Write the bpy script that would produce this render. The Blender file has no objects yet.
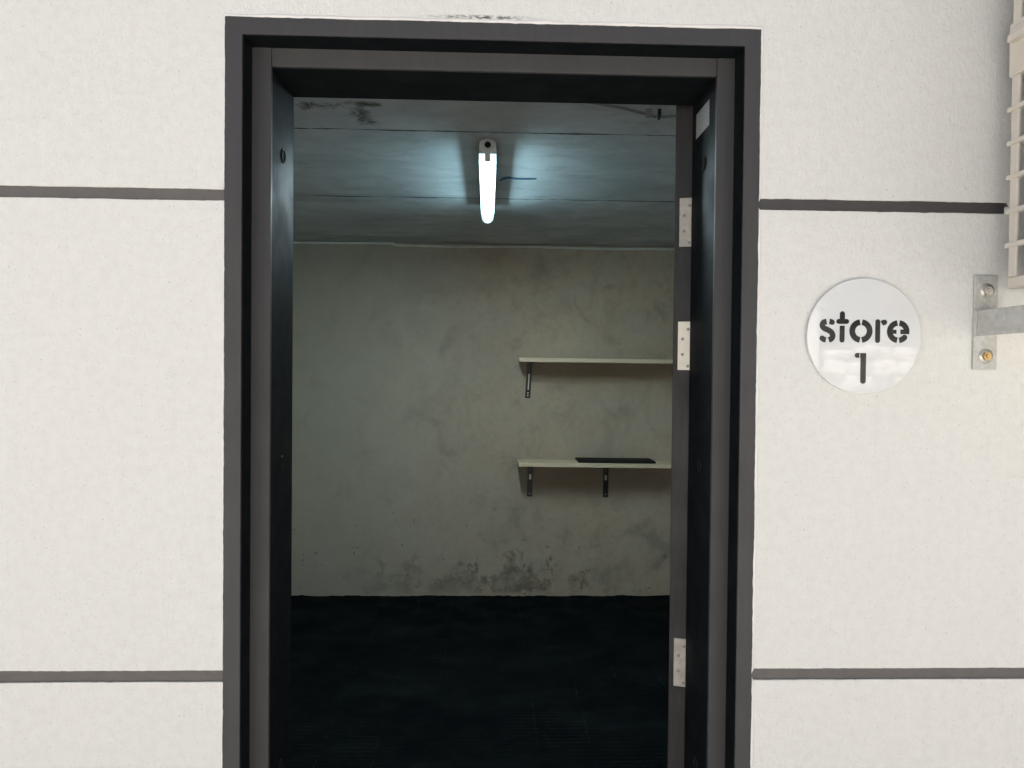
import bpy, bmesh, math, random
from mathutils import Matrix, Vector, noise
rad = math.radians
random.seed(7)

# ------------------------------------------------------------------ camera
S = bpy.context.scene
C = S.collection
cam = bpy.data.cameras.new('camera')
cam.sensor_width = 36.0
cam.lens = 26.19
cam.clip_start = 0.02
cam.clip_end = 500
cam_o = bpy.data.objects.new('camera', cam)
C.objects.link(cam_o)
cam_o.matrix_world = (Matrix.Translation((0, -1.3, 1.5)) @ Matrix.Rotation(rad(-1.864), 4, 'Z')
                      @ Matrix.Rotation(rad(90 - 0.9225), 4, 'X') @ Matrix.Rotation(rad(0.5495), 4, 'Z'))
S.camera = cam_o

# ------------------------------------------------------------------ sky, sun, exposure
SUN_EL, SUN_AZ = 60.0, -14.0          # degrees; azimuth clockwise from +Y
w = bpy.data.worlds.new('World')
S.world = w
w.use_nodes = True
nt = w.node_tree
nt.nodes.clear()
sky = nt.nodes.new('ShaderNodeTexSky')
sky.sky_type = 'NISHITA'
sky.sun_disc = False
sky.sun_elevation = rad(SUN_EL)
sky.sun_rotation = rad(SUN_AZ)
sky.air_density = 0.35
sky.dust_density = 7.0
sky.ozone_density = 0.5
bg = nt.nodes.new('ShaderNodeBackground')
bg.inputs['Strength'].default_value = 0.12
wo = nt.nodes.new('ShaderNodeOutputWorld')
nt.links.new(sky.outputs[0], bg.inputs['Color'])
nt.links.new(bg.outputs[0], wo.inputs['Surface'])

sun = bpy.data.lights.new('sun', 'SUN')
sun.energy = 5.0
sun.angle = rad(0.6)
sun.color = (1.0, 0.985, 0.955)
sun_o = bpy.data.objects.new('sun', sun)
C.objects.link(sun_o)
a, e = rad(SUN_AZ), rad(SUN_EL)
to_sun = Vector((math.sin(a) * math.cos(e), math.cos(a) * math.cos(e), math.sin(e)))
sun_o.rotation_euler = to_sun.to_track_quat('Z', 'Y').to_euler()
sun_o.location = (0, -6, 8)

S.render.engine = 'CYCLES'
S.view_settings.view_transform = 'Standard'
S.view_settings.look = 'None'
S.view_settings.gamma = 1
S.view_settings.exposure = 0.96

# ------------------------------------------------------------------ material helpers
class NT:
    def __init__(s, name):
        s.m = bpy.data.materials.new(name)
        s.m.use_nodes = True
        s.t = s.m.node_tree
        s.b = s.t.nodes['Principled BSDF']
        s.out = s.t.nodes['Material Output']
        s.pos = s.n('ShaderNodeNewGeometry').outputs['Position']
    def n(s, kind, **kw):
        x = s.t.nodes.new(kind)
        for k, v in kw.items():
            setattr(x, k, v)
        return x
    def l(s, a, b):
        s.t.links.new(a, b)
    def put(s, sock, v):
        if isinstance(v, bpy.types.NodeSocket):
            s.l(v, sock)
        else:
            sock.default_value = v
    def math(s, op, a, b=0.0, c=0.0, clamp=False):
        x = s.n('ShaderNodeMath', operation=op, use_clamp=clamp)
        for i, v in enumerate((a, b, c)):
            s.put(x.inputs[i], v)
        return x.outputs[0]
    def noise(s, scale, detail=4, rough=0.55, stretch=None, offset=(0, 0, 0), dist=0.0):
        v = s.pos
        if stretch or any(offset):
            mp = s.n('ShaderNodeMapping')
            s.l(v, mp.inputs['Vector'])
            mp.inputs['Scale'].default_value = stretch or (1, 1, 1)
            mp.inputs['Location'].default_value = offset
            v = mp.outputs[0]
        x = s.n('ShaderNodeTexNoise')
        s.l(v, x.inputs['Vector'])
        x.inputs['Scale'].default_value = scale
        x.inputs['Detail'].default_value = detail
        x.inputs['Roughness'].default_value = rough
        x.inputs['Distortion'].default_value = dist
        return x.outputs['Fac']
    def ramp(s, v, lo, hi, a=0.0, b=1.0):
        x = s.n('ShaderNodeMapRange')
        x.interpolation_type = 'SMOOTHSTEP'
        s.put(x.inputs['Value'], v)
        x.inputs['From Min'].default_value = lo
        x.inputs['From Max'].default_value = hi
        x.inputs['To Min'].default_value = a
        x.inputs['To Max'].default_value = b
        return x.outputs[0]
    def mix(s, f, a, b):
        x = s.n('ShaderNodeMix', data_type='RGBA')
        s.put(x.inputs['Factor'], f)
        for k, v in ((6, a), (7, b)):
            if not isinstance(v, bpy.types.NodeSocket) and len(v) == 3:
                v = (*v, 1)
            s.put(x.inputs[k], v)
        return x.outputs[2]
    def xyz(s):
        x = s.n('ShaderNodeSeparateXYZ')
        s.l(s.pos, x.inputs[0])
        return x.outputs
    def bump(s, h, strength=0.3, dist=0.002):
        x = s.n('ShaderNodeBump')
        x.inputs['Strength'].default_value = strength
        x.inputs['Distance'].default_value = dist
        s.l(h, x.inputs['Height'])
        s.l(x.outputs[0], s.b.inputs['Normal'])
    def fin(s, col, rough=0.5, metal=0.0, spec=0.5):
        if not isinstance(col, bpy.types.NodeSocket) and len(col) == 3:
            col = (*col, 1)
        s.put(s.b.inputs['Base Color'], col)
        s.put(s.b.inputs['Roughness'], rough)
        s.b.inputs['Metallic'].default_value = metal
        s.b.inputs['Specular IOR Level'].default_value = spec
        return s.m

def blob(t, ax, az, x0, z0, rx, rz):
    """1 at (x0, z0), 0 outside the ellipse rx, rz (position sockets ax, az)."""
    u = t.math('DIVIDE', t.math('SUBTRACT', ax, x0), rx)
    v = t.math('DIVIDE', t.math('SUBTRACT', az, z0), rz)
    d = t.math('SQRT', t.math('ADD', t.math('MULTIPLY', u, u), t.math('MULTIPLY', v, v)))
    return t.ramp(d, 0.0, 1.0, 1.0, 0.0)

def m_render():
    t = NT('white_render')
    p = t.xyz()
    n1 = t.noise(1.7, 4, 0.6)
    n2 = t.noise(60, 3, 0.6)
    col = t.mix(n1, (0.785, 0.785, 0.77), (0.765, 0.785, 0.755))
    col = t.mix(t.ramp(n2, 0.35, 0.75, 0, 0.22), col, (0.62, 0.60, 0.57))
    pits = t.ramp(t.noise(260, 2, 0.5), 0.62, 0.74, 0, 0.5)
    col = t.mix(pits, col, (0.36, 0.35, 0.34))
    # dirty scrape above the door head
    s_ = t.math('MULTIPLY', blob(t, p[0], p[2], -0.015, 2.113, 0.13, 0.006),
                t.ramp(t.noise(90, 4, 0.7, stretch=(1.0, 1, 3)), 0.42, 0.56))
    col = t.mix(s_, col, (0.05, 0.048, 0.045))
    h1 = t.noise(150, 3, 0.6, stretch=(1, 1, 0.55))
    h2 = t.noise(420, 2, 0.5)
    h = t.math('ADD', t.math('MULTIPLY', h1, 1.0), t.math('MULTIPLY', h2, 0.35))
    h = t.math('ADD', h, t.math('MULTIPLY', t.noise(9, 3, 0.5), 1.2))
    t.bump(h, 0.55, 0.0028)
    return t.fin(col, 0.72, spec=0.3)

def m_groove():
    t = NT('grey_groove_paint')
    col = t.mix(t.noise(35, 5, 0.65), (0.105, 0.098, 0.094), (0.16, 0.15, 0.145))
    t.bump(t.noise(180, 3), 0.4, 0.002)
    return t.fin(col, 0.6, spec=0.4)

def m_paint(name, c1, c2, rough, bump=0.12, streak=(30, 30, 1.5), spec=0.38):
    t = NT(name)
    n = t.noise(4, 4, 0.6, stretch=streak)
    col = t.mix(n, c1, c2)
    t.bump(t.noise(9, 3, 0.5, stretch=streak), bump, 0.001)
    r = t.ramp(t.noise(14, 3), 0.3, 0.7, rough - 0.06, rough + 0.08)
    return t.fin(col, r, spec=spec)

def m_concrete_wall():
    t = NT('rendered_concrete')
    p = t.xyz()
    n1 = t.noise(1.1, 5, 0.6)
    n2 = t.noise(4.5, 6, 0.65, dist=0.6)
    n3 = t.noise(30, 4, 0.6)
    col = t.mix(t.ramp(n1, 0.3, 0.7), (0.40, 0.335, 0.255), (0.475, 0.385, 0.285))
    col = t.mix(t.ramp(n2, 0.42, 0.72, 0, 0.55), col, (0.44, 0.40, 0.345))
    col = t.mix(t.ramp(n2, 0.46, 0.28, 0, 0.6), col, (0.21, 0.205, 0.18))
    n4 = t.noise(2.6, 7, 0.7, stretch=(1, 1, 0.7), offset=(5, 0, 2), dist=1.2)
    col = t.mix(t.ramp(n4, 0.5, 0.62, 0, 0.35), col, (0.29, 0.25, 0.20))
    col = t.mix(t.ramp(n3, 0.4, 0.8, 0, 0.25), col, (0.22, 0.215, 0.19))
    # brownish shade under the shelves, put into the wall colour
    b = t.math('MAXIMUM', blob(t, p[0], p[2], 0.75, 1.48, 0.75, 0.22), blob(t, p[0], p[2], 0.75, 0.80, 0.8, 0.26))
    col = t.mix(t.math('MULTIPLY', b, t.ramp(t.noise(5, 4), 0.3, 0.6, 0.3, 0.95)), col, (0.36, 0.285, 0.205))
    # trowel scuffs high up
    sc = t.math('MULTIPLY', t.ramp(p[2], 2.0, 2.3), t.ramp(t.noise(3.2, 6, 0.7, stretch=(1, 1, 2.4), offset=(3, 0, 1)), 0.5, 0.66, 0, 0.15))
    col = t.mix(sc, col, (0.20, 0.185, 0.165))
    # damp mould creeping up from the floor
    up = t.ramp(p[2], 0.34, 0.05)
    reg = t.math('MAXIMUM', blob(t, p[0], p[2], -0.58, 0.12, 0.34, 0.27), blob(t, p[0], p[2], 0.22, 0.11, 0.50, 0.31))
    reg = t.math('MAXIMUM', reg, t.math('MULTIPLY', blob(t, p[0], p[2], -0.1, 0.07, 1.3, 0.16), 0.8))
    reg = t.math('MAXIMUM', reg, t.math('MULTIPLY', up, 0.16))
    nn = t.math('ADD', t.math('MULTIPLY', t.noise(7, 9, 0.66, offset=(2.1, 0, 0.7), stretch=(1, 1, 0.8)), 0.86), t.math('MULTIPLY', t.noise(30, 4, 0.6, stretch=(1, 1, 0.6)), 0.14))
    md = t.ramp(t.math('ADD', nn, t.math('MULTIPLY', reg, 0.22)), 0.595, 0.65, 0, 1.0)
    md = t.math('MULTIPLY', md, t.ramp(t.noise(16, 5, 0.7), 0.3, 0.65, 0.15, 0.85))
    md = t.math('MULTIPLY', md, t.ramp(p[2], 0.005, 0.05))
    md = t.math('MULTIPLY', md, t.ramp(p[2], 0.46, 0.24))
    col = t.mix(md, col, (0.13, 0.115, 0.085))
    # greener towards the left, warmer towards the right
    col = t.mix(t.ramp(p[0], 0.55, -1.2, 0, 0.75), col, t.mix(n2, (0.295, 0.287, 0.242), (0.385, 0.36, 0.297)))
    spots = t.math('MULTIPLY', t.ramp(t.noise(26, 2, 0.4, offset=(0, 0, 5)), 0.70, 0.76, 0, 0.7), t.ramp(p[2], 0.95, 0.2))
    col = t.mix(spots, col, (0.11, 0.11, 0.09))
    h = t.math('ADD', t.noise(70, 4), t.math('MULTIPLY', n2, 3.0))
    t.bump(h, 0.35, 0.003)
    return t.fin(col, 0.85, spec=0.25)

def m_ceiling():
    t = NT('board_marked_concrete')
    p = t.xyz()
    g = t.noise(3.0, 5, 0.65, stretch=(0.8, 1.2, 1), dist=0.5)
    f = t.noise(7, 7, 0.7, stretch=(0.8, 1.2, 1), dist=0.5)
    col = t.mix(t.ramp(g, 0.3, 0.7), (0.40, 0.42, 0.43), (0.56, 0.575, 0.585))
    col = t.mix(t.ramp(f, 0.48, 0.72, 0, 0.55), col, (0.27, 0.28, 0.27))
    col = t.mix(t.ramp(t.noise(30, 3, 0.6, stretch=(0.5, 1.5, 1), offset=(2, 1, 0)), 0.68, 0.76, 0, 0.5), col, (0.62, 0.64, 0.63))
    st = t.math('MAXIMUM', blob(t, p[0], p[1], -0.545, 1.12, 0.17, 0.075), blob(t, p[0], p[1], -0.40, 1.10, 0.13, 0.06))
    st = t.math('MAXIMUM', st, blob(t, p[0], p[1], -0.425, 1.22, 0.09, 0.19))
    st = t.ramp(t.math('ADD', t.math('MULTIPLY', st, 0.42), t.noise(19, 6, 0.78, stretch=(1, 1.0, 1), dist=1.0)), 0.66, 0.98, 0, 1.0)
    col = t.mix(st, col, (0.07, 0.06, 0.035))
    t.bump(t.math('ADD', f, t.math('MULTIPLY', t.noise(60, 4), 0.6)), 0.35, 0.003)
    return t.fin(col, 0.8, spec=0.3)

def m_floor():
    t = NT('black_ribbed_rubber')
    mp = t.n('ShaderNodeMapping')
    t.l(t.pos, mp.inputs['Vector'])
    br = t.n('ShaderNodeTexBrick')
    t.l(mp.outputs[0], br.inputs['Vector'])
    br.offset = 0.0
    br.inputs['Scale'].default_value = 14
    br.inputs['Row Height'].default_value = 0.42
    br.inputs['Brick Width'].default_value = 3.0
    br.inputs['Mortar Size'].default_value = 0.035
    br.inputs['Mortar Smooth'].default_value = 0.6
    br.inputs['Color1'].default_value = (1, 1, 1, 1)
    br.inputs['Color2'].default_value = (0.85, 0.85, 0.85, 1)
    br.inputs['Mortar'].default_value = (0, 0, 0, 1)
    d = t.noise(2.2, 5, 0.65, stretch=(0.6, 1.4, 1))
    col = t.mix(t.ramp(d, 0.45, 0.72), (0.0013, 0.0033, 0.0044), (0.0056, 0.0085, 0.0095))
    worn = t.math('MULTIPLY', t.ramp(br.outputs['Fac'], 0.2, 0.8), t.ramp(t.noise(1.7, 4, 0.6, offset=(-0.6, 2.2, 0)), 0.44, 0.66))
    worn = t.math('MULTIPLY', worn, t.ramp(t.noise(55, 2, 0.5), 0.38, 0.6))
    col = t.mix(t.math('MULTIPLY', worn, 0.55), col, (0.045, 0.05, 0.05))
    t.bump(br.outputs['Color'], 0.6, 0.003)
    return t.fin(col, t.ramp(t.noise(5, 4), 0.3, 0.7, 0.55, 0.8), spec=0.05)

def m_plain(name, col, rough, metal=0.0, spec=0.5, var=0.12, scale=40, bump=0.0):
    t = NT(name)
    dark = tuple(c * (1 - var) for c in col)
    lite = tuple(min(1, c * (1 + var)) for c in col)
    c = t.mix(t.noise(scale, 4, 0.6), dark, lite)
    if bump:
        t.bump(t.noise(scale * 3, 3), bump, 0.001)
    return t.fin(c, t.ramp(t.noise(scale * 0.7, 3), 0.3, 0.7, max(0.02, rough - 0.05), rough + 0.06), metal, spec)

def m_galv():
    t = NT('galvanised_steel')
    v = t.n('ShaderNodeTexVoronoi')
    t.l(t.pos, v.inputs['Vector'])
    v.inputs['Scale'].default_value = 130
    col = t.mix(v.outputs['Color'], (0.46, 0.47, 0.45), (0.60, 0.61, 0.59))
    col = t.mix(t.ramp(t.noise(25, 4), 0.5, 0.7, 0, 0.5), col, (0.50, 0.49, 0.44))
    t.bump(t.noise(60, 4), 0.3, 0.002)
    return t.fin(col, 0.5, 0.25)

def m_glow(name, col, strength, clear=None, down=False):
    t = NT(name)
    t.t.nodes.remove(t.b)
    em = t.n('ShaderNodeEmission')
    em.inputs['Color'].default_value = (*col, 1)
    em.inputs['Strength'].default_value = strength
    if down:      # only the underside of the strip is lit
        sp = t.n('ShaderNodeSeparateXYZ')
        t.l(t.n('ShaderNodeNewGeometry').outputs['Normal'], sp.inputs[0])
        t.l(t.math('MULTIPLY', t.math('LESS_THAN', sp.outputs[2], -0.5), strength), em.inputs['Strength'])
    if clear is None:
        t.l(em.outputs[0], t.out.inputs['Surface'])
    else:
        tr = t.n('ShaderNodeBsdfTransparent')
        tr.inputs['Color'].default_value = (clear, clear, clear, 1)
        ad = t.n('ShaderNodeAddShader')
        t.l(em.outputs[0], ad.inputs[0])
        t.l(tr.outputs[0], ad.inputs[1])
        t.l(ad.outputs[0], t.out.inputs['Surface'])
    return t.m

def m_sticker():
    t = NT('printed_label')
    p = t.xyz()
    # rows of small print on a pale label
    row = t.math('GREATER_THAN', t.math('SINE', t.math('MULTIPLY', p[2], 900)), 0.2)
    ink = t.math('MULTIPLY', row, t.ramp(t.noise(220, 2, 0.5, stretch=(1, 1, 0.2)), 0.48, 0.52, 0, 0.55))
    return t.fin(t.mix(ink, (0.34, 0.36, 0.365), (0.12, 0.12, 0.13)), 0.4)

M = {}
M['render'] = m_render()
M['groove'] = m_groove()
M['grey'] = m_paint('charcoal_gloss_paint', (0.053, 0.053, 0.0545), (0.068, 0.068, 0.070), 0.52, spec=0.3)
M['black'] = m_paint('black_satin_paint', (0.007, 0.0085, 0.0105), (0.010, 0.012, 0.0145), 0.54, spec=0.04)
M['leaf'] = m_paint('brushed_black_door_paint', (0.006, 0.006, 0.0065), (0.034, 0.034, 0.036), 0.5, 0.9, (28, 28, 2.2))
M['conc'] = m_concrete_wall()
M['ceil'] = m_ceiling()
M['floor'] = m_floor()
M['bead'] = m_plain('white_sealant', (0.84, 0.83, 0.81), 0.35, var=0.03)
M['cornice'] = m_plain('pale_plaster_line', (0.62, 0.62, 0.58), 0.7, var=0.15)
M['board'] = m_plain('cream_laminate', (0.66, 0.55, 0.385), 0.5, var=0.06)
M['pale'] = m_plain('pale_concrete', (0.56, 0.54, 0.48), 0.85, var=0.15, scale=3, bump=0.3)
M['joint'] = m_plain('dark_joint', (0.085, 0.105, 0.115), 0.9, var=0.4, scale=15)
M['groove_dark'] = m_plain('dark_groove_paint', (0.062, 0.058, 0.058), 0.6, var=0.2, scale=30, bump=0.4)
M['brk'] = m_plain('black_metal', (0.012, 0.012, 0.012), 0.35, var=0.2)
M['zinc'] = m_plain('zinc_plate', (0.62, 0.60, 0.55), 0.38, 0.6, var=0.10, scale=90)
M['brass'] = m_plain('yellow_zinc', (0.62, 0.45, 0.20), 0.35, 0.9, var=0.2, scale=200)
M['screw'] = m_plain('screw_steel', (0.26, 0.25, 0.24), 0.4, 0.8, var=0.3, scale=200)
M['hinge'] = m_plain('hinge_steel_reflection', (0.82, 0.78, 0.67), 0.42, 0.1, var=0.10, scale=60, bump=0.2)  # middle hinge: lighter copy, its bright reflection put into the colour
M['hinge_plain'] = m_plain('plain_hinge_steel', (0.43, 0.41, 0.37), 0.5, 0.2, var=0.4, scale=60, bump=0.2)  # same hinge steel without the painted reflection
M['galv'] = m_galv()
M['sign'] = m_plain('white_acrylic', (0.77, 0.79, 0.80), 0.03, var=0.01)
M['sign'].node_tree.nodes['Principled BSDF'].inputs['Coat Weight'].default_value = 1.0
M['sign'].node_tree.nodes['Principled BSDF'].inputs['Coat Roughness'].default_value = 0.0
M['sign_edge'] = m_plain('acrylic_letter', (0.030, 0.030, 0.028), 0.12, var=0.3, scale=20)
M['ac'] = m_plain('cream_casing', (0.69, 0.645, 0.57), 0.5, var=0.05)
M['coil'] = m_plain('coil_fins', (0.16, 0.145, 0.135), 0.5, 0.5, var=0.4, scale=300)
M['rubber'] = m_plain('rubber', (0.009, 0.009, 0.009), 0.7, spec=0.2)
M['lamp_body'] = m_plain('grey_polycarbonate', (0.62, 0.64, 0.63), 0.5)
M['tube'] = m_glow('fluorescent_tube', (0.54, 0.88, 1.0), 42.0)
M['strip'] = m_glow('added_fill_strip', (0.78, 0.94, 1.0), 215.0, down=True)
M['diff'] = m_glow('glowing_diffuser', (0.55, 0.93, 1.0), 0.40, 0.9)
M['blue'] = m_plain('blue_chalk', (0.035, 0.12, 0.20), 0.9, var=0.3)
M['cable'] = m_plain('pale_cable', (0.24, 0.24, 0.23), 0.5)
M['label'] = m_sticker()
M['pave'] = m_plain('concrete_paving', (0.50, 0.475, 0.43), 0.85, var=0.15, scale=6, bump=0.4)
M['ground'] = m_plain('bare_ground', (0.22, 0.21, 0.17), 0.9, var=0.25, scale=1.0, bump=0.4)
M['stone'] = m_plain('whitewashed_stone', (0.74, 0.72, 0.66), 0.8, var=0.25, scale=4, bump=0.5)
M['mortar'] = m_plain('grey_mortar', (0.20, 0.195, 0.18), 0.9)

# ------------------------------------------------------------------ geometry helpers
def link(name, bm, mat, parent=None, smooth=False):
    me = bpy.data.meshes.new(name)
    bmesh.ops.recalc_face_normals(bm, faces=bm.faces[:])
    bm.to_mesh(me)
    bm.free()
    if smooth:
        for p in me.polygons:
            p.use_smooth = True
    me.materials.append(M[mat])
    o = bpy.data.objects.new(name, me)
    C.objects.link(o)
    o.parent = parent
    return o

def tag(o, label=None, cat=None, group=None, kind=None):
    for k, v in (('label', label), ('category', cat), ('group', group), ('kind', kind)):
        if v:
            o[k] = v
    return o

def empty(name, loc=(0, 0, 0), rot=(0, 0, 0)):
    o = bpy.data.objects.new(name, None)
    o.empty_display_size = 0.1
    C.objects.link(o)
    o.location = loc
    o.rotation_euler = rot
    return o

def bx(bm, x0, x1, y0, y1, z0, z1, bevel=0.0, seg=2):
    vs = [bm.verts.new(p) for p in ((x0, y0, z0), (x1, y0, z0), (x1, y1, z0), (x0, y1, z0),
                                    (x0, y0, z1), (x1, y0, z1), (x1, y1, z1), (x0, y1, z1))]
    fs = [bm.faces.new([vs[i] for i in q]) for q in ((0, 3, 2, 1), (4, 5, 6, 7), (0, 1, 5, 4), (1, 2, 6, 5), (2, 3, 7, 6), (3, 0, 4, 7))]
    if bevel:
        es = list({e for f in fs for e in f.edges})
        bmesh.ops.bevel(bm, geom=es, offset=bevel, segments=seg, affect='EDGES', profile=0.5)
    return bm

def box(name, mat, parent, x0, x1, y0, y1, z0, z1, bevel=0.0):
    return link(name, bx(bmesh.new(), x0, x1, y0, y1, z0, z1, bevel), mat, parent)

def prism(bm, pts, y0, y1):
    """Outline pts (x, z) extruded from y0 to y1."""
    a = [bm.verts.new((p[0], y0, p[1])) for p in pts]
    b = [bm.verts.new((p[0], y1, p[1])) for p in pts]
    bm.faces.new(a)
    bm.faces.new(b[::-1])
    n = len(pts)
    for i in range(n):
        bm.faces.new((a[i], b[i], b[(i + 1) % n], a[(i + 1) % n]))
    return bm

def rough_outline(pts, step, amp, lo=(-1.3, 0.5), hi=(1.4, 2.6), flags=None):
    """Subdivide an outline and let it wander like a hand-cut edge; only inside the window lo..hi."""
    out = []
    n = len(pts)
    for i in range(n):
        p, q = Vector(pts[i]), Vector(pts[(i + 1) % n])
        out.append(tuple(p))
        if flags and not flags[i]:
            continue
        L = (q - p).length
        k = int(L / step)
        nrm = Vector((-(q - p).y, (q - p).x)).normalized()
        for j in range(1, k):
            r = p.lerp(q, j / k)
            if lo[0] < r.x < hi[0] and lo[1] < r.y < hi[1]:
                d = (noise.noise((r.x * 14, r.y * 14, 3)) * 0.9 + noise.noise((r.x * 90, r.y * 90, 9)) * 0.55
                     + max(0, noise.noise((r.x * 60, r.y * 60, 17)) - 0.35) * 2.0)
                out.append(tuple(r + nrm * d * amp))
    return out

def bevel_mod(o, w=0.0012, seg=2):
    m = o.modifiers.new('bevel', 'BEVEL')
    m.width = w
    m.segments = seg
    m.limit_method = 'ANGLE'
    m.angle_limit = rad(50)
    return o

def cyl(bm, c, axis, r0, r1, L, n=20):
    """Capped cone along +axis (unit) starting at c."""
    axis = Vector(axis).normalized()
    q = Vector((0, 0, 1)).rotation_difference(axis).to_matrix()
    A, B = [], []
    for i in range(n):
        t = 2 * math.pi * i / n
        d = q @ Vector((math.cos(t), math.sin(t), 0))
        A.append(bm.verts.new(Vector(c) + d * r0))
        B.append(bm.verts.new(Vector(c) + d * r1 + axis * L))
    bm.faces.new(A)
    bm.faces.new(B)
    for i in range(n):
        bm.faces.new((A[i], A[(i + 1) % n], B[(i + 1) % n], B[i]))
    return bm

def ring(bm, c, axis, R, r, n=24, k=8):
    axis = Vector(axis).normalized()
    q = Vector((0, 0, 1)).rotation_difference(axis).to_matrix()
    rows = []
    for i in range(n):
        t = 2 * math.pi * i / n
        row = []
        for j in range(k):
            s = 2 * math.pi * j / k
            rr = R + r * math.cos(s)
            row.append(bm.verts.new(Vector(c) + q @ Vector((rr * math.cos(t), rr * math.sin(t), r * math.sin(s)))))
        rows.append(row)
    for i in range(n):
        for j in range(k):
            bm.faces.new((rows[i][j], rows[(i + 1) % n][j], rows[(i + 1) % n][(j + 1) % k], rows[i][(j + 1) % k]))
    return bm

def tube(bm, pts, radii, k=10):
    rows = []
    P = [Vector(p) for p in pts]
    for i, p in enumerate(P):
        d = (P[min(i + 1, len(P) - 1)] - P[max(i - 1, 0)]).normalized()
        q = Vector((0, 0, 1)).rotation_difference(d).to_matrix()
        r = radii[i] if isinstance(radii, (list, tuple)) else radii
        rows.append([bm.verts.new(p + q @ Vector((math.cos(2 * math.pi * j / k) * r, math.sin(2 * math.pi * j / k) * r, 0))) for j in range(k)])
    for i in range(len(rows) - 1):
        for j in range(k):
            bm.faces.new((rows[i][j], rows[i][(j + 1) % k], rows[i + 1][(j + 1) % k], rows[i + 1][j]))
    bm.faces.new(rows[0])
    bm.faces.new(rows[-1][::-1])
    return bm

# measured door opening (metres, wall face at y = 0)
OXL, OXR, OZ = -0.4545, 0.4730, 2.1035      # outer edge of the grey band
IXL, IXR, IZ = -0.4250, 0.4445, 2.0738      # inner edge of the grey band
JXL, JXR, JZ = -0.3900, 0.4110, 2.0400      # clear opening
FY0, FY1 = 0.047, 0.205                     # front and back of the jambs
G1, G2, GH, PITCH = 1.7995, 0.9670, 0.0098, 0.8325
RX0, RX1, RY1, RZ = -1.75, 1.85, 3.647, 2.347   # room

# ------------------------------------------------------------------ ground and room shell
tag(box('ground', 'ground', None, -60, 60, -60, 60, -0.30, -0.012), kind='structure')
tag(box('pavement', 'pave', None, -12, 12, -4.5, -0.002, -0.2, 0.0), kind='structure')
floor = tag(box('floor', 'floor', None, RX0, RX1, 0.012, RY1, -0.2, 0.004), kind='structure')

pts, rr = [], []
for k in range(301):
    x = RX0 + (RX1 - RX0) * k / 300
    pts.append((x, RY1 - 0.003, 0.003 + 0.004 * noise.noise((x * 4, 3, 0))))
    rr.append(max(0.001, 0.0045 + 0.006 * noise.noise((x * 7, 0, 6)) + 0.004 * noise.noise((x * 30, 0, 6))))
link('floor_edge', tube(bmesh.new(), pts, rr, 6), 'floor', floor)
ceiling = empty('ceiling', (0, 0, RZ))
tag(ceiling, kind='structure')
box('slab', 'ceil', ceiling, RX0 - .2, RX1 + .2, 0.205, RY1 + .2, 0.012, 0.25)
ys = [0.206, 0.34, 1.351, 2.362, 3.373, RY1 - 0.002]
for i in range(len(ys) - 1):
    dz = (0.0, 0.0012, 0.0006, 0.0012, 0.0)[i]
    pts, n = [], 60
    bm = bmesh.new()
    rows = []
    for side in (0, 1):
        row = []
        for k in range(n + 1):
            x = RX0 + (RX1 - RX0) * k / n
            y = ys[i] + 0.0015 + (0.004 if i == 3 else 0) if side == 0 else ys[i + 1] - 0.0015 - (0.006 if i == 2 else 0)
            y += noise.noise((x * 3, ys[i + side] * 5, 1)) * 0.003 + noise.noise((x * 22, ys[i + side] * 5, 4)) * 0.0025 * (1 if side else 0.4)
            row.append((x, y))
        rows.append(row)
    lo = [[bm.verts.new((x, y, dz)) for x, y in r] for r in rows]
    hi = [[bm.verts.new((x, y, 0.011)) for x, y in r] for r in rows]
    for k in range(n):
        bm.faces.new((lo[0][k], lo[1][k], lo[1][k + 1], lo[0][k + 1]))
        bm.faces.new((hi[0][k], hi[0][k + 1], hi[1][k + 1], hi[1][k]))
        for s in (0, 1):
            bm.faces.new((lo[s][k], lo[s][k + 1], hi[s][k + 1], hi[s][k]))
    for k in (0, n):
        bm.faces.new((lo[0][k], hi[0][k], hi[1][k], lo[1][k]))
    link('concrete_panel', bm, 'ceil', ceiling)
    if 0 < i < 4:
        pts, rr = [], []
        for k in range(181):
            x = RX0 + (RX1 - RX0) * k / 180
            pts.append((x, ys[i] + noise.noise((x * 3, ys[i] * 5, 1)) * 0.003, 0.0012))
            rr.append(max(0.0003, 0.0018 + 0.0040 * noise.noise((x * 5, i, 0)) + 0.002 * noise.noise((x * 31, i, 2))))
        link('joint_line', tube(bmesh.new(), pts, rr, 6), 'joint', ceiling)
# blue chalk scribble beside the lamp
bm = bmesh.new()
path = [(0.046, 2.005), (0.060, 1.975), (0.080, 1.955), (0.105, 1.972), (0.135, 1.975), (0.175, 1.972), (0.205, 1.968)]
wd = [0.016, 0.022, 0.014, 0.011, 0.010, 0.011, 0.006]
u = [bm.verts.new((x, y - q, -0.0026)) for (x, y), q in zip(path, wd)]
v = [bm.verts.new((x, y + q, -0.0026)) for (x, y), q in zip(path, wd)]
u2 = [bm.verts.new((x, y - q, 0.001)) for (x, y), q in zip(path, wd)]
v2 = [bm.verts.new((x, y + q, 0.001)) for (x, y), q in zip(path, wd)]
for i in range(len(path) - 1):
    bm.faces.new((u[i], u[i + 1], v[i + 1], v[i]))
    bm.faces.new((u[i], u2[i], u2[i + 1], u[i + 1]))
    bm.faces.new((v[i], v[i + 1], v2[i + 1], v2[i]))
link('chalk_mark', bm, 'blue', ceiling)

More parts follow.
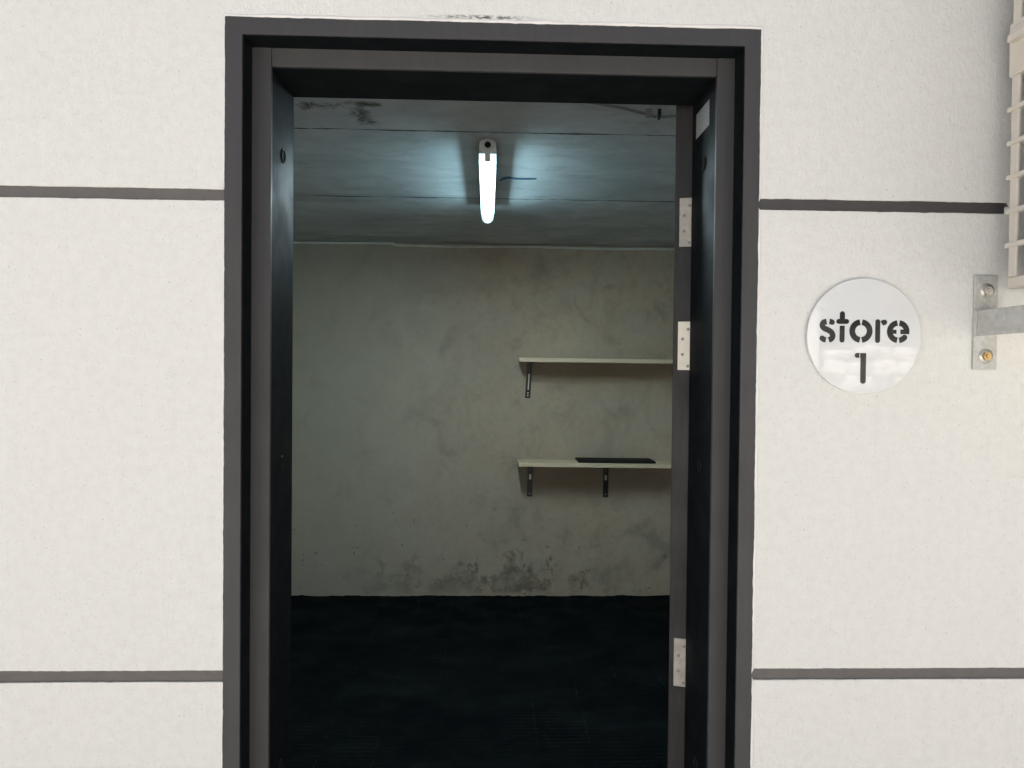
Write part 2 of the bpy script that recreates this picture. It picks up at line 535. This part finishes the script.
tag(box('back_wall', 'conc', None, RX0 - .2, RX1 + .2, RY1, RY1 + 0.2, -0.1, RZ - 0.003), kind='structure')
tag(box('side_wall_left', 'pale', None, RX0 - .2, RX0, 0.206, RY1 - .002, -0.1, RZ - 0.003), kind='structure')
tag(box('side_wall_right', 'pale', None, RX1, RX1 + .2, 0.206, RY1 - .002, -0.1, RZ - 0.003), kind='structure')

# pale plaster joint where the back wall meets the ceiling
bm = bmesh.new()
pts, rr = [], []
for k in range(121):
    x = RX0 + (RX1 - RX0) * k / 120
    pts.append((x, RY1 - 0.004, RZ - 0.010 + noise.noise((x * 2, 0, 0)) * 0.006 - (0.010 if x > -0.62 else 0)))
    rr.append(0.0075 + noise.noise((x * 11, 2, 0)) * 0.004)
tag(link('plaster_joint', tube(bm, pts, rr, 8), 'cornice', None, True),
    'thin pale plaster line where the grey back wall meets the ceiling', 'plaster joint')

# ------------------------------------------------------------------ exterior wall
wall = tag(empty('exterior_wall', (0, 0, 0)), 'white textured render facade with dark grey horizontal grooves around the doorway', 'wall')
XA, XB, ZT = -6.0, 6.0, 3.2
bm = bmesh.new()
prism(bm, [(XA, 0), (-0.432, 0), (-0.432, 2.080), (0.4515, 2.080), (0.4515, 0), (XB, 0), (XB, ZT), (XA, ZT)], 0.0045, 0.150)
link('groove_backing', bm, 'groove', wall)
bm = bmesh.new()
prism(bm, [(XA, -0.05), (-0.432, -0.05), (-0.432, 2.080), (0.4515, 2.080), (0.4515, -0.05), (XB, -0.05), (XB, ZT), (XA, ZT)], 0.1505, 0.200)
link('inner_leaf', bm, 'conc', wall)
for s in (0, 1):
    xa, xb = ((XA, OXL), (OXR, XB))[s]
    for z0, z1 in ((0.0, G2 - PITCH - GH), (G2 - PITCH + GH, G2 - GH), (G2 + GH, G1 - GH)):
        pts = rough_outline([(xa, z0), (xb, z0), (xb, z1), (xa, z1)], 0.006, 0.0009)
        bevel_mod(link('render_panel', prism(bmesh.new(), pts, 0.0, 0.0045), 'render', wall), 0.0012)
top = [(XA, G1 + GH), (OXL, G1 + GH), (OXL, OZ), (OXR, OZ), (OXR, G1 + GH), (XB, G1 + GH), (XB, G1 + PITCH - GH), (XA, G1 + PITCH - GH)]
bevel_mod(link('render_panel', prism(bmesh.new(), rough_outline(top, 0.006, 0.0009), 0.0, 0.0045), 'render', wall), 0.0012)
link('render_panel', prism(bmesh.new(), [(XA, G1 + PITCH + GH), (XB, G1 + PITCH + GH), (XB, ZT), (XA, ZT)], 0.0, 0.0045), 'render', wall)
box('groove_paint', 'groove_dark', wall, OXR + .003, 0.9165, 0.0030, 0.0044, G1 - GH - .001, G1 + GH + .001)['label'] = 'darker repainted stretch of groove right of the door'
# the upper groove is filled flush beside the air conditioner
bm = prism(bmesh.new(), [(0.921, G1 + GH + .002), (0.925, G1 + 0.004), (0.917, G1 + 0.002), (0.916, G1 - GH - .002), (2.1, G1 - GH - .002), (2.1, G1 + GH + .002)], 0.0004, 0.0046)
link('groove_filling', bm, 'render', wall)

# ------------------------------------------------------------------ door frame
frame = tag(empty('door_frame', (0.009, 0, 0)), 'dark grey stepped door frame with black inner faces in the white wall', 'door frame')
frame.location = (0, 0, 0)
U = [(OXL, 0.0), (IXL, 0.0), (IXL, IZ), (IXR, IZ), (IXR, 0.0), (OXR, 0.0), (OXR, OZ), (OXL, OZ)]
pts = rough_outline(U, 0.005, 0.0011, flags=[0, 0, 0, 0, 0, 1, 1, 1])
bevel_mod(link('surround_band', prism(bmesh.new(), pts, -0.0022, FY0 - 0.001), 'grey', frame), 0.001)
t_ = 0.0016
L_ = [(IXL - .004, 0.001), (IXL + t_, 0.001), (IXL + t_, IZ - t_), (IXR - t_, IZ - t_), (IXR - t_, 0.001), (IXR + .004, 0.001), (IXR + .004, IZ + .004), (IXL - .004, IZ + .004)]
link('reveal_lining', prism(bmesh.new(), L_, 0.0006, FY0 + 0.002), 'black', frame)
# jambs and head: grey front strip, black return
box('jamb_face', 'grey', frame, IXL - .01, JXL, FY0, FY0 + 0.010, 0, IZ + .008, 0.0012)
box('jamb_face', 'grey', frame, JXR, IXR + .01, FY0, FY0 + 0.010, 0, IZ + .008, 0.0012)
box('head_face', 'grey', frame, JXL + .0006, JXR - .0006, FY0 + .0012, FY0 + 0.010, JZ, IZ + .008, 0.0012)
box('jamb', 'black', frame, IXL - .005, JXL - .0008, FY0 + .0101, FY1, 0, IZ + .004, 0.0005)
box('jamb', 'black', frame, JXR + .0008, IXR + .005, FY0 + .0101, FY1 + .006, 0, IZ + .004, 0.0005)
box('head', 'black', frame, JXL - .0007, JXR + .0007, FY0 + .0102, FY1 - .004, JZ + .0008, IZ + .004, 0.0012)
for sx, X in ((1, JXL - .0008), (-1, JXR + .0008)):
    for y, z in ((0.128, 1.904), (0.128, 1.3235), (0.128, 0.740)):
        o = link('fixing_plug', ring(bmesh.new(), (X, y, z), (1, 0, 0), 0.0115, 0.0026, 28, 8), 'rubber', frame, True)
        bm = cyl(bmesh.new(), (X - sx * .002, y, z), (sx, 0, 0), 0.0100, 0.0085, 0.0026, 20)
        link('plug_cap', bm, 'black', o)
# printed label on the right jamb
bm = bmesh.new()
bx(bm, JXR + .0001, JXR + .0009, 0.096, 0.182, 1.968, 2.016, 0)
link('sticker', bm, 'label', frame)
# sealant bead round the band
bm = bmesh.new()
pts, rr = [], []
path = [(OXL - .0012, 0.0), (OXL - .0012, OZ + .002), (OXR + .0016, OZ + .0035), (OXR + .0016, 0.0)]
for i in range(3):
    p, q = Vector(path[i]), Vector(path[i + 1])
    k = int((q - p).length / 0.008)
    for j in range(k):
        r = p.lerp(q, j / k)
        d = noise.noise((r.x * 25, r.y * 25, 5))
        pts.append((r.x + d * .0006, (0.0, 0.0020, 0.0010)[i], r.y + (d * .0008 if i == 1 else 0)))
        if i != 1 and min(abs(r.y - G1), abs(r.y - G2)) < GH:      # interrupted where the grooves meet the band
            pts[-1] = (r.x + (.003 if i == 0 else -.003), 0.004, r.y)
        rr.append(max(0.0007, (0.0016, 0.0042, 0.0030)[i] * (1 + 0.7 * noise.noise((r.x * 18, r.y * 18, 8)))))
link('sealant_bead', tube(bm, pts, rr, 8), 'bead', frame, True)

# ------------------------------------------------------------------ door leaf (stands open into the room)
door = empty('open_door', (0.4195, 0.222, 0.010), (0, 0, rad(-108)))
tag(door, 'dark painted door swung fully inward, only its hinged edge showing', 'door')
# local: leaf runs to -x, thickness to -y
box('leaf', 'leaf', door, -0.805, -0.0005, -0.0385, 0, 0, 2.044, 0.0015)
for k, (z, mt) in enumerate(((1.8115, 'hinge_plain'), (1.5575, 'hinge'), (0.900, 'hinge_plain'))):
    bm = bmesh.new()
    bx(bm, -0.0003, 0.0016, -0.0285, -0.001, z - 0.060, z + 0.040, 0.0005, 1)
    h = link('hinge', bm, mt, door)
    link('knuckle', cyl(bmesh.new(), (0.0022, 0.0035, z - 0.060), (0, 0, 1), 0.0042, 0.0042, 0.100, 14), mt, h, True)
    for (yy, zz) in ((-0.008, 0.028), (-0.019, 0.008), (-0.019, -0.024), (-0.008, -0.048)):
        link('screw', cyl(bmesh.new(), (0.0014, yy, z + zz - .004), (1, 0, 0), 0.0034, 0.0024, 0.0009, 12), 'screw', h)
    if k == 2:
        h.rotation_euler = (0, 0, 0)

# ------------------------------------------------------------------ ceiling lamp
LX, LY0, LY1 = -0.008, 1.425, 2.470
lamp = tag(empty('batten_lamp', (LX, (LY0 + LY1) / 2, RZ)), 'lit fluorescent batten lamp with cool white tube on the concrete ceiling', 'lamp')
def lamp_section(bm, sec, y0, y1, cap=True):
    a = [bm.verts.new((x, y0, z)) for x, z in sec]
    b = [bm.verts.new((x, y1, z)) for x, z in sec]
    for i in range(len(sec)):
        bm.faces.new((a[i], b[i], b[(i + 1) % len(sec)], a[(i + 1) % len(sec)]))
    if cap:
        bm.faces.new(a)
        bm.faces.new(b[::-1])
    return bm
hl = (LY1 - LY0) / 2
sec = [(-0.020, -0.002), (0.020, -0.002), (0.030, -0.012), (0.032, -0.040), (0.0325, -0.046), (0.0325, -0.053), (-0.0325, -0.053), (-0.0325, -0.046), (-0.032, -0.040), (-0.030, -0.012)]
link('housing', lamp_section(bmesh.new(), sec, -hl + .004, hl - .004), 'lamp_body', lamp)
arc = [(0.0308 * math.cos(t), -0.0535 - 0.047 * abs(math.sin(t)) ** 0.75) for t in [math.pi * k / 16 for k in range(17)]]
link('diffuser', lamp_section(bmesh.new(), arc[::-1], -hl + .004, hl - .006), 'diff', lamp, True)
link('tube', cyl(bmesh.new(), (0, -hl + .09, -0.0665), (0, 1, 0), 0.0100, 0.0100, 2 * hl - .100, 16), 'tube', lamp, True)
box('fill_strip', 'strip', lamp, -0.010, 0.010, -hl + .12, hl - .010, -0.0930, -0.0915)  # added emitter, boosts the lamp's downward light on walls and floor
for s in (-1, 1):
    es = [(0.030 * math.cos(t), -0.026 + 0.025 * math.sin(t)) for t in [2 * math.pi * k / 24 for k in range(24)]]
    y0 = -hl - .006 if s < 0 else hl - .0035
    c = link('end_cap', lamp_section(bmesh.new(), es, y0, y0 + .0095), 'lamp_body', lamp)
    if s < 0:
        g = link('cable_gland', cyl(bmesh.new(), (0, y0 + .002, -0.026), (0, -1, 0), 0.0165, 0.0145, 0.012, 20), 'lamp_body', c, True)
    link('gland_plug', cyl(bmesh.new(), (0, (y0 - .0005) if s < 0 else y0 + .005, -0.026), (0, s, 0), 0.0115, 0.0115, 0.0100, 18), 'rubber', c)
    if s > 0:
        continue
    bm = bmesh.new()
    bx(bm, -0.010, 0.010, -hl - .003 if s < 0 else hl - .005, -hl + .003 if s < 0 else hl, -0.084, -0.050, 0.001)
    link('clip', bm, 'lamp_body', lamp)

# cable on the ceiling near the door
cable = tag(empty('ceiling_cable', (0.514, 1.095, RZ)), 'pale cable held by a clip on the ceiling above the open door', 'cable')
pts = [(-0.30, -0.10, -0.004), (-0.20, -0.065, -0.004), (-0.10, -0.030, -0.006), (-0.03, -0.004, -0.012), (0.02, 0.012, -0.018), (0.06, 0.020, -0.014), (0.11, 0.022, -0.008), (0.2, 0.02, -0.004)]
link('cord', tube(bmesh.new(), pts, 0.0045, 8), 'cable', cable, True)
bm = bmesh.new()
bx(bm, -0.016, 0.004, -0.012, 0.010, -0.024, 0.002, 0.002)
link('clip', bm, 'cable', cable)
link('hook', tube(bmesh.new(), [(0.028, -0.01, 0.0), (0.028, -0.008, -0.020), (0.026, 0.0, -0.030)], 0.006, 8), 'brk', cable, True)

# ------------------------------------------------------------------ shelves
def shelf(z_top, tilt, brackets, label, leg):
    s = tag(empty('wall_shelf', (0.20, RY1, z_top), (0, tilt, 0)), label, 'shelf')
    bm = bmesh.new()
    bx(bm, 0, 1.52, -0.220, -0.002, -0.026, 0, 0.0015)
    link('board', bm, 'board', s)
    for x, lean, kind in brackets:
        b = bmesh.new()
        bx(b, -0.0175, 0.0175, -0.0075, -0.001, -leg, 0, 0.001, 1)          # leg on the wall
        bx(b, -0.0175, 0.0175, -0.185, -0.0076, -0.0045, 0, 0.001, 1)       # arm under the board
        bx(b, -0.0030, 0.0030, -0.060, -0.0076, -0.060, -0.0046, 0.0, 1)    # gusset
        o = link('bracket', b, 'brk', s)
        o.location = (x, 0, -0.0264)
        o.rotation_euler = (0, lean, 0)
        if kind == 'rib':
            r = bmesh.new()
            bx(r, -0.0042, 0.0042, -0.0105, -0.0070, -leg + .055, -0.075, 0.001, 1)
            link('rib', r, 'zinc', o)
            for q in (leg - .035, leg - .018):
                link('screw', cyl(bmesh.new(), (0, -0.0072, -q), (0, -1, 0), 0.0055, 0.004, 0.003, 12), 'zinc', o)
        else:
            r = bmesh.new()
            bx(r, -0.0075, 0.0075, -0.0092, -0.0070, -0.110, -0.075, 0.001, 1)
            link('clip_plate', r, 'zinc', o)
            for q in (0.050, leg - .02):
                link('screw', cyl(bmesh.new(), (0, -0.0072, -q), (0, -1, 0), 0.005, 0.004, 0.003, 12), 'screw', o)
    return s
shelf(1.592, 0.003, [(0.078, 0.05, 'rib'), (1.35, 0.0, 'rib')], 'upper cream shelf board on the back wall, empty, with one bracket showing', 0.238)
shelf(0.9235, 0.006, [(0.090, 0.02, 'plate'), (0.594, 0.0, 'plate'), (1.35, 0, 'plate')], 'lower cream shelf board on the back wall carrying a flat black panel', 0.224)
bm = bmesh.new()
prism_pts = None
bx(bm, -0.250, 0.250, -0.095, 0.095, 0.0, 0.013, 0.002)
o = link('flat_panel', bm, 'rubber', None)
o.location = (0.836, RY1 - 0.1, 0.9205)
o.rotation_euler = (0, 0.006, 0)
tag(o, 'flat black panel lying on the lower shelf', 'panel')

# ------------------------------------------------------------------ round sign
SX, SZ, SR = 0.6622, 1.5690, 0.1020
sign = tag(empty('round_sign', (SX, 0, SZ)), 'round white glossy sign with black stencil letters reading store 1', 'sign')
bm = bmesh.new()
n = 96
prof = [(SR - .0006, -0.0030), (SR, -0.0036), (SR, -0.0066), (SR - .0006, -0.0072)]
rows = [[bm.verts.new((r * math.cos(2 * math.pi * i / n), y, r * math.sin(2 * math.pi * i / n))) for i in range(n)] for r, y in prof]
for k in range(3):
    for i in range(n):
        bm.faces.new((rows[k][i], rows[k][(i + 1) % n], rows[k + 1][(i + 1) % n], rows[k + 1][i]))
bm.faces.new(rows[0])
bm.faces.new(rows[-1])
link('disc', bm, 'sign', sign)
for x, z in ((-0.07, 0), (0.07, 0), (0, 0.07), (0, -0.07)):
    link('spacer', cyl(bmesh.new(), (x, 0.0, z), (0, -1, 0), 0.008, 0.008, 0.0034, 12), 'rubber', sign)
K = 0.2040 / 680.0
def P(x, y):
    return ((x - 375) * K, (392 - y) * K)
def stroke(bm, pts, wid, cap0=True, cap1=True, lift=0.0):
    """A pen stroke of even width with round or square ends, as an extruded outline."""
    pts = [Vector(P(*p)) for p in pts]
    h = wid * K / 2
    left, right = [], []
    for i, p in enumerate(pts):
        d = (pts[min(i + 1, len(pts) - 1)] - pts[max(i - 1, 0)]).normalized()
        nn = Vector((-d.y, d.x))
        left.append(p + nn * h)
        right.append(p - nn * h)
    def fan(p, d):
        a0 = math.atan2(d.y, d.x)
        return [p + Vector((math.cos(a0 + t), math.sin(a0 + t))) * h for t in [math.pi / 2 - math.pi * k / 10 for k in range(1, 10)]]
    out = list(left)
    if cap1:
        out += fan(pts[-1], (pts[-1] - pts[-2]).normalized())
    out += right[::-1]
    if cap0:
        out += fan(pts[0], (pts[0] - pts[1]).normalized())
    prism(bm, [tuple(p) for p in out], -0.0077 - lift, -0.0066 - lift)
def arcp(cx, cy, r, a0, a1, n=18):
    return [(cx + r * math.cos(rad(a0 + (a1 - a0) * k / n)), cy - r * math.sin(rad(a0 + (a1 - a0) * k / n))) for k in range(n + 1)]
def smooth(pts, n=5):
    out = []
    for i in range(len(pts) - 1):
        p0, p1, p2, p3 = (Vector(pts[max(0, min(len(pts) - 1, i + k))]) for k in (-1, 0, 1, 2))
        for j in range(n):
            t = j / n
            q = 0.5 * ((2 * p1) + (p2 - p0) * t + (2 * p0 - 5 * p1 + 4 * p2 - p3) * t * t + (3 * p1 - p0 - 3 * p2 + p3) * t ** 3)
            out.append((q.x, q.y))
    return out + [pts[-1]]
b = bmesh.new()
stroke(b, smooth([(149, 309), (131, 314), (124, 331), (134, 347), (158, 358), (178, 371), (186, 390), (180, 408), (163, 416)]), 33, False, False)
stroke(b, [(166, 308), (174, 309), (181, 312)], 32, False, True)
stroke(b, [(146, 416), (134, 414), (124, 407)], 32, False, True)
link('letter', b, 'sign_edge', sign)
b = bmesh.new()
stroke(b, [(242, 262), (242, 294)], 30, True, False)
stroke(b, [(221, 307), (268, 307)], 29, True, True, 0.00015)
stroke(b, [(242, 332), (242, 416)], 30, False, True)
link('letter', b, 'sign_edge', sign)
b = bmesh.new()
stroke(b, arcp(354, 362, 52, 97, 263), 34, False, False)
stroke(b, arcp(354, 362, 52, 83, -83), 34, False, False)
link('letter', b, 'sign_edge', sign)
b = bmesh.new()
stroke(b, [(454, 306), (454, 417)], 29, True, True)
stroke(b, [(478, 316), (486, 311), (494, 309)], 31, False, True)
link('letter', b, 'sign_edge', sign)
b = bmesh.new()
stroke(b, arcp(577, 363, 51, 97, 263), 33, False, False)
stroke(b, arcp(577, 363, 51, 83, 4), 33, False, False)
stroke(b, [(590, 364), (643, 364)], 27, False, False, 0.00015)
stroke(b, [(538, 364), (566, 364)], 24, False, False, 0.00015)
stroke(b, arcp(577, 363, 51, -83, -42), 33, False, True)
link('letter', b, 'sign_edge', sign)
b = bmesh.new()
stroke(b, [(371, 491), (371, 655)], 33, False, True)
stroke(b, [(334, 505), (347, 505)], 29, True, False)
stroke(b, [(352.5, 505), (358, 505)], 29, False, False)
link('numeral', b, 'sign_edge', sign)

# ------------------------------------------------------------------ air conditioner on its bracket
def bracket_arm(x, label):
    br = tag(empty('wall_bracket', (x, 0, 1.596)), label, 'bracket', 'brackets under the air conditioner')
    b = bmesh.new()
    bx(b, -0.0235, 0.0190, -0.0055, -0.0008, -0.084, 0.084, 0.0012)
    link('wall_plate', b, 'galv', br)
    b = bmesh.new()
    bx(b, -0.0195, -0.0150, -0.46, -0.0056, -0.0245, 0.0205, 0.0008)
    bx(b, -0.0149, 0.0260, -0.46, -0.0057, 0.0160, 0.0205, 0.0008)
    link('arm', b, 'galv', br)
    b = bmesh.new()
    pts = [(-0.0205 + noise.noise((k * .9, 0, 3)) * .001, -0.0062, -0.026 + 0.048 * k / 14) for k in range(15)]
    tube(b, pts, [0.0022 + 0.0008 * noise.noise((k * 1.7, 5, 0)) for k in range(15)], 6)
    link('weld', b, 'galv', br, True)
    for z, mt, tl in ((0.056, 'zinc', 0.3), (-0.060, 'brass', 0.9)):
        bo = link('bolt', cyl(bmesh.new(), (-0.001, -0.0068, z), (0, -1, 0), 0.0084, 0.0078, 0.0042, 6), mt, br)
        link('washer', cyl(bmesh.new(), (-0.001, -0.0053, z), (0, -1, 0), 0.0135, 0.0129, 0.0016, 24), 'zinc', bo, True)
        link('stud', cyl(bmesh.new(), (-0.001, -0.0100, z), (0, -1, 0), 0.0042, 0.0036, 0.004, 12), mt, bo)
    return br
bracket_arm(0.8838, 'galvanised wall bracket bolted right of the round sign, under the air conditioner')
bracket_arm(1.62, 'galvanised wall bracket under the far end of the air conditioner')

ax, ab, az = 0.8885, -0.047, 1.650
ac = tag(empty('air_conditioner', (ax, ab, az)), 'cream air conditioner unit with grilled side above the galvanised bracket', 'air conditioner')
W_, D_, H_ = 0.86, 0.33, 0.70
b = bmesh.new()
bx(b, 0.030, W_, -D_ + .021, -0.004, 0.010, H_ - .01, 0.006)
link('coil_body', b, 'coil', ac)
box('base_rim', 'ac', ac, 0.0, W_, -D_ - .004, 0.0, 0.0, 0.0200, 0.003)
box('top_lid', 'ac', ac, -0.003, W_ + .003, -D_ - .006, 0.002, H_ - .02, H_, 0.006)
box('corner_post', 'ac', ac, 0.0, 0.006, -0.020, -0.002, 0.0201, H_ - .0201, 0.002)
box('corner_post', 'ac', ac, 0.0, 0.006, -D_ + .0205, -D_ + .045, 0.0201, H_ - .0201, 0.002)
box('front_panel', 'ac', ac, 0.0, W_, -D_ - .002, -D_ + .02, 0.0201, H_ - .0201, 0.002)
zs = [0.0745 + 0.0578 * k for k in range(5)] + [0.50 + 0.0578 * k for k in range(3)]
for z in zs:
    b = bmesh.new()
    bx(b, -0.0035, 0.008, -D_ + .004, 0.0035, z - 0.0042, z + 0.0042, 0.0015)
    link('grille_bar', b, 'ac', ac)
for y in (-0.105, -0.188, -0.27):
    box('grille_post', 'ac', ac, 0.002, 0.012, y - .006, y + .006, 0.0202, H_ - .0202, 0.0015)
# moulded hand-hold between the two grille fields
b = bmesh.new()
bx(b, -0.003, 0.020, -D_ + .002, 0.003, 0.360, 0.452, 0.004)
hh = link('hand_hold', b, 'ac', ac)
b = bmesh.new()
a_ = [bm_v for bm_v in ()]
sec = [(-0.002, 0.447), (-0.016, 0.424), (-0.016, 0.414), (-0.002, 0.414)]
A = [b.verts.new((x, -0.012, z)) for x, z in sec]
B = [b.verts.new((x, -0.26, z)) for x, z in sec]
for i in range(4):
    b.faces.new((A[i], A[(i + 1) % 4], B[(i + 1) % 4], B[i]))
b.faces.new(A)
b.faces.new(B)
link('ledge', b, 'ac', hh)
for x in (0.012, 0.722):
    for y in (-0.10, -0.27):
        b = bmesh.new()
        bx(b, x - .010, x + .010, y - .018, y + .018, -0.0334, 0.0, 0.002)
        link('foot', b, 'rubber', ac)

# ------------------------------------------------------------------ yard opposite: plain wall, then the stone wall
bw = tag(empty('boundary_wall', (-4.6, -4.9, 0)), 'plain white boundary wall across the yard behind the camera', 'wall')
box('wall_body', 'render', bw, -7.4, 7.38, -0.2, 0.0, -0.1, 2.1)
box('coping', 'pave', bw, -7.42, 7.385, -0.23, 0.03, 2.1005, 2.16, 0.01)
# ------------------------------------------------------------------ stone wall across the yard (seen in the sign's gloss)
sw = tag(empty('stone_wall', (5.0, -4.9, 0)), 'low whitewashed rubble wall across the yard behind the camera', 'wall')
box('core', 'mortar', sw, -2.2, 4.5, -0.3, 0.0, -0.1, 1.74)
random.seed(3)
proto = None
b = bmesh.new()
z = 0.02
while z < 1.70:
    h = random.uniform(0.09, 0.16)
    x = -2.2
    while x < 4.4:
        wd = random.uniform(0.10, 0.26)
        n0 = len(b.verts)
        hh_ = h * random.uniform(0.8, 1.2)
        bx(b, -wd / 2 + .012, wd / 2 - .012, -0.02, random.uniform(0.03, 0.11), -hh_ / 2 + .010, hh_ / 2 - .010, 0.032, 2)
        b.verts.ensure_lookup_table()
        mt = Matrix.Translation((x + wd / 2, 0, z + h / 2 + random.uniform(-.02, .02))) @ Matrix.Rotation(random.uniform(-.22, .22), 4, 'Y')
        bmesh.ops.transform(b, matrix=mt, verts=b.verts[n0:])
        x += wd
    z += h
st = link('stones', b, 'stone', sw)
st['kind'] = 'stuff'
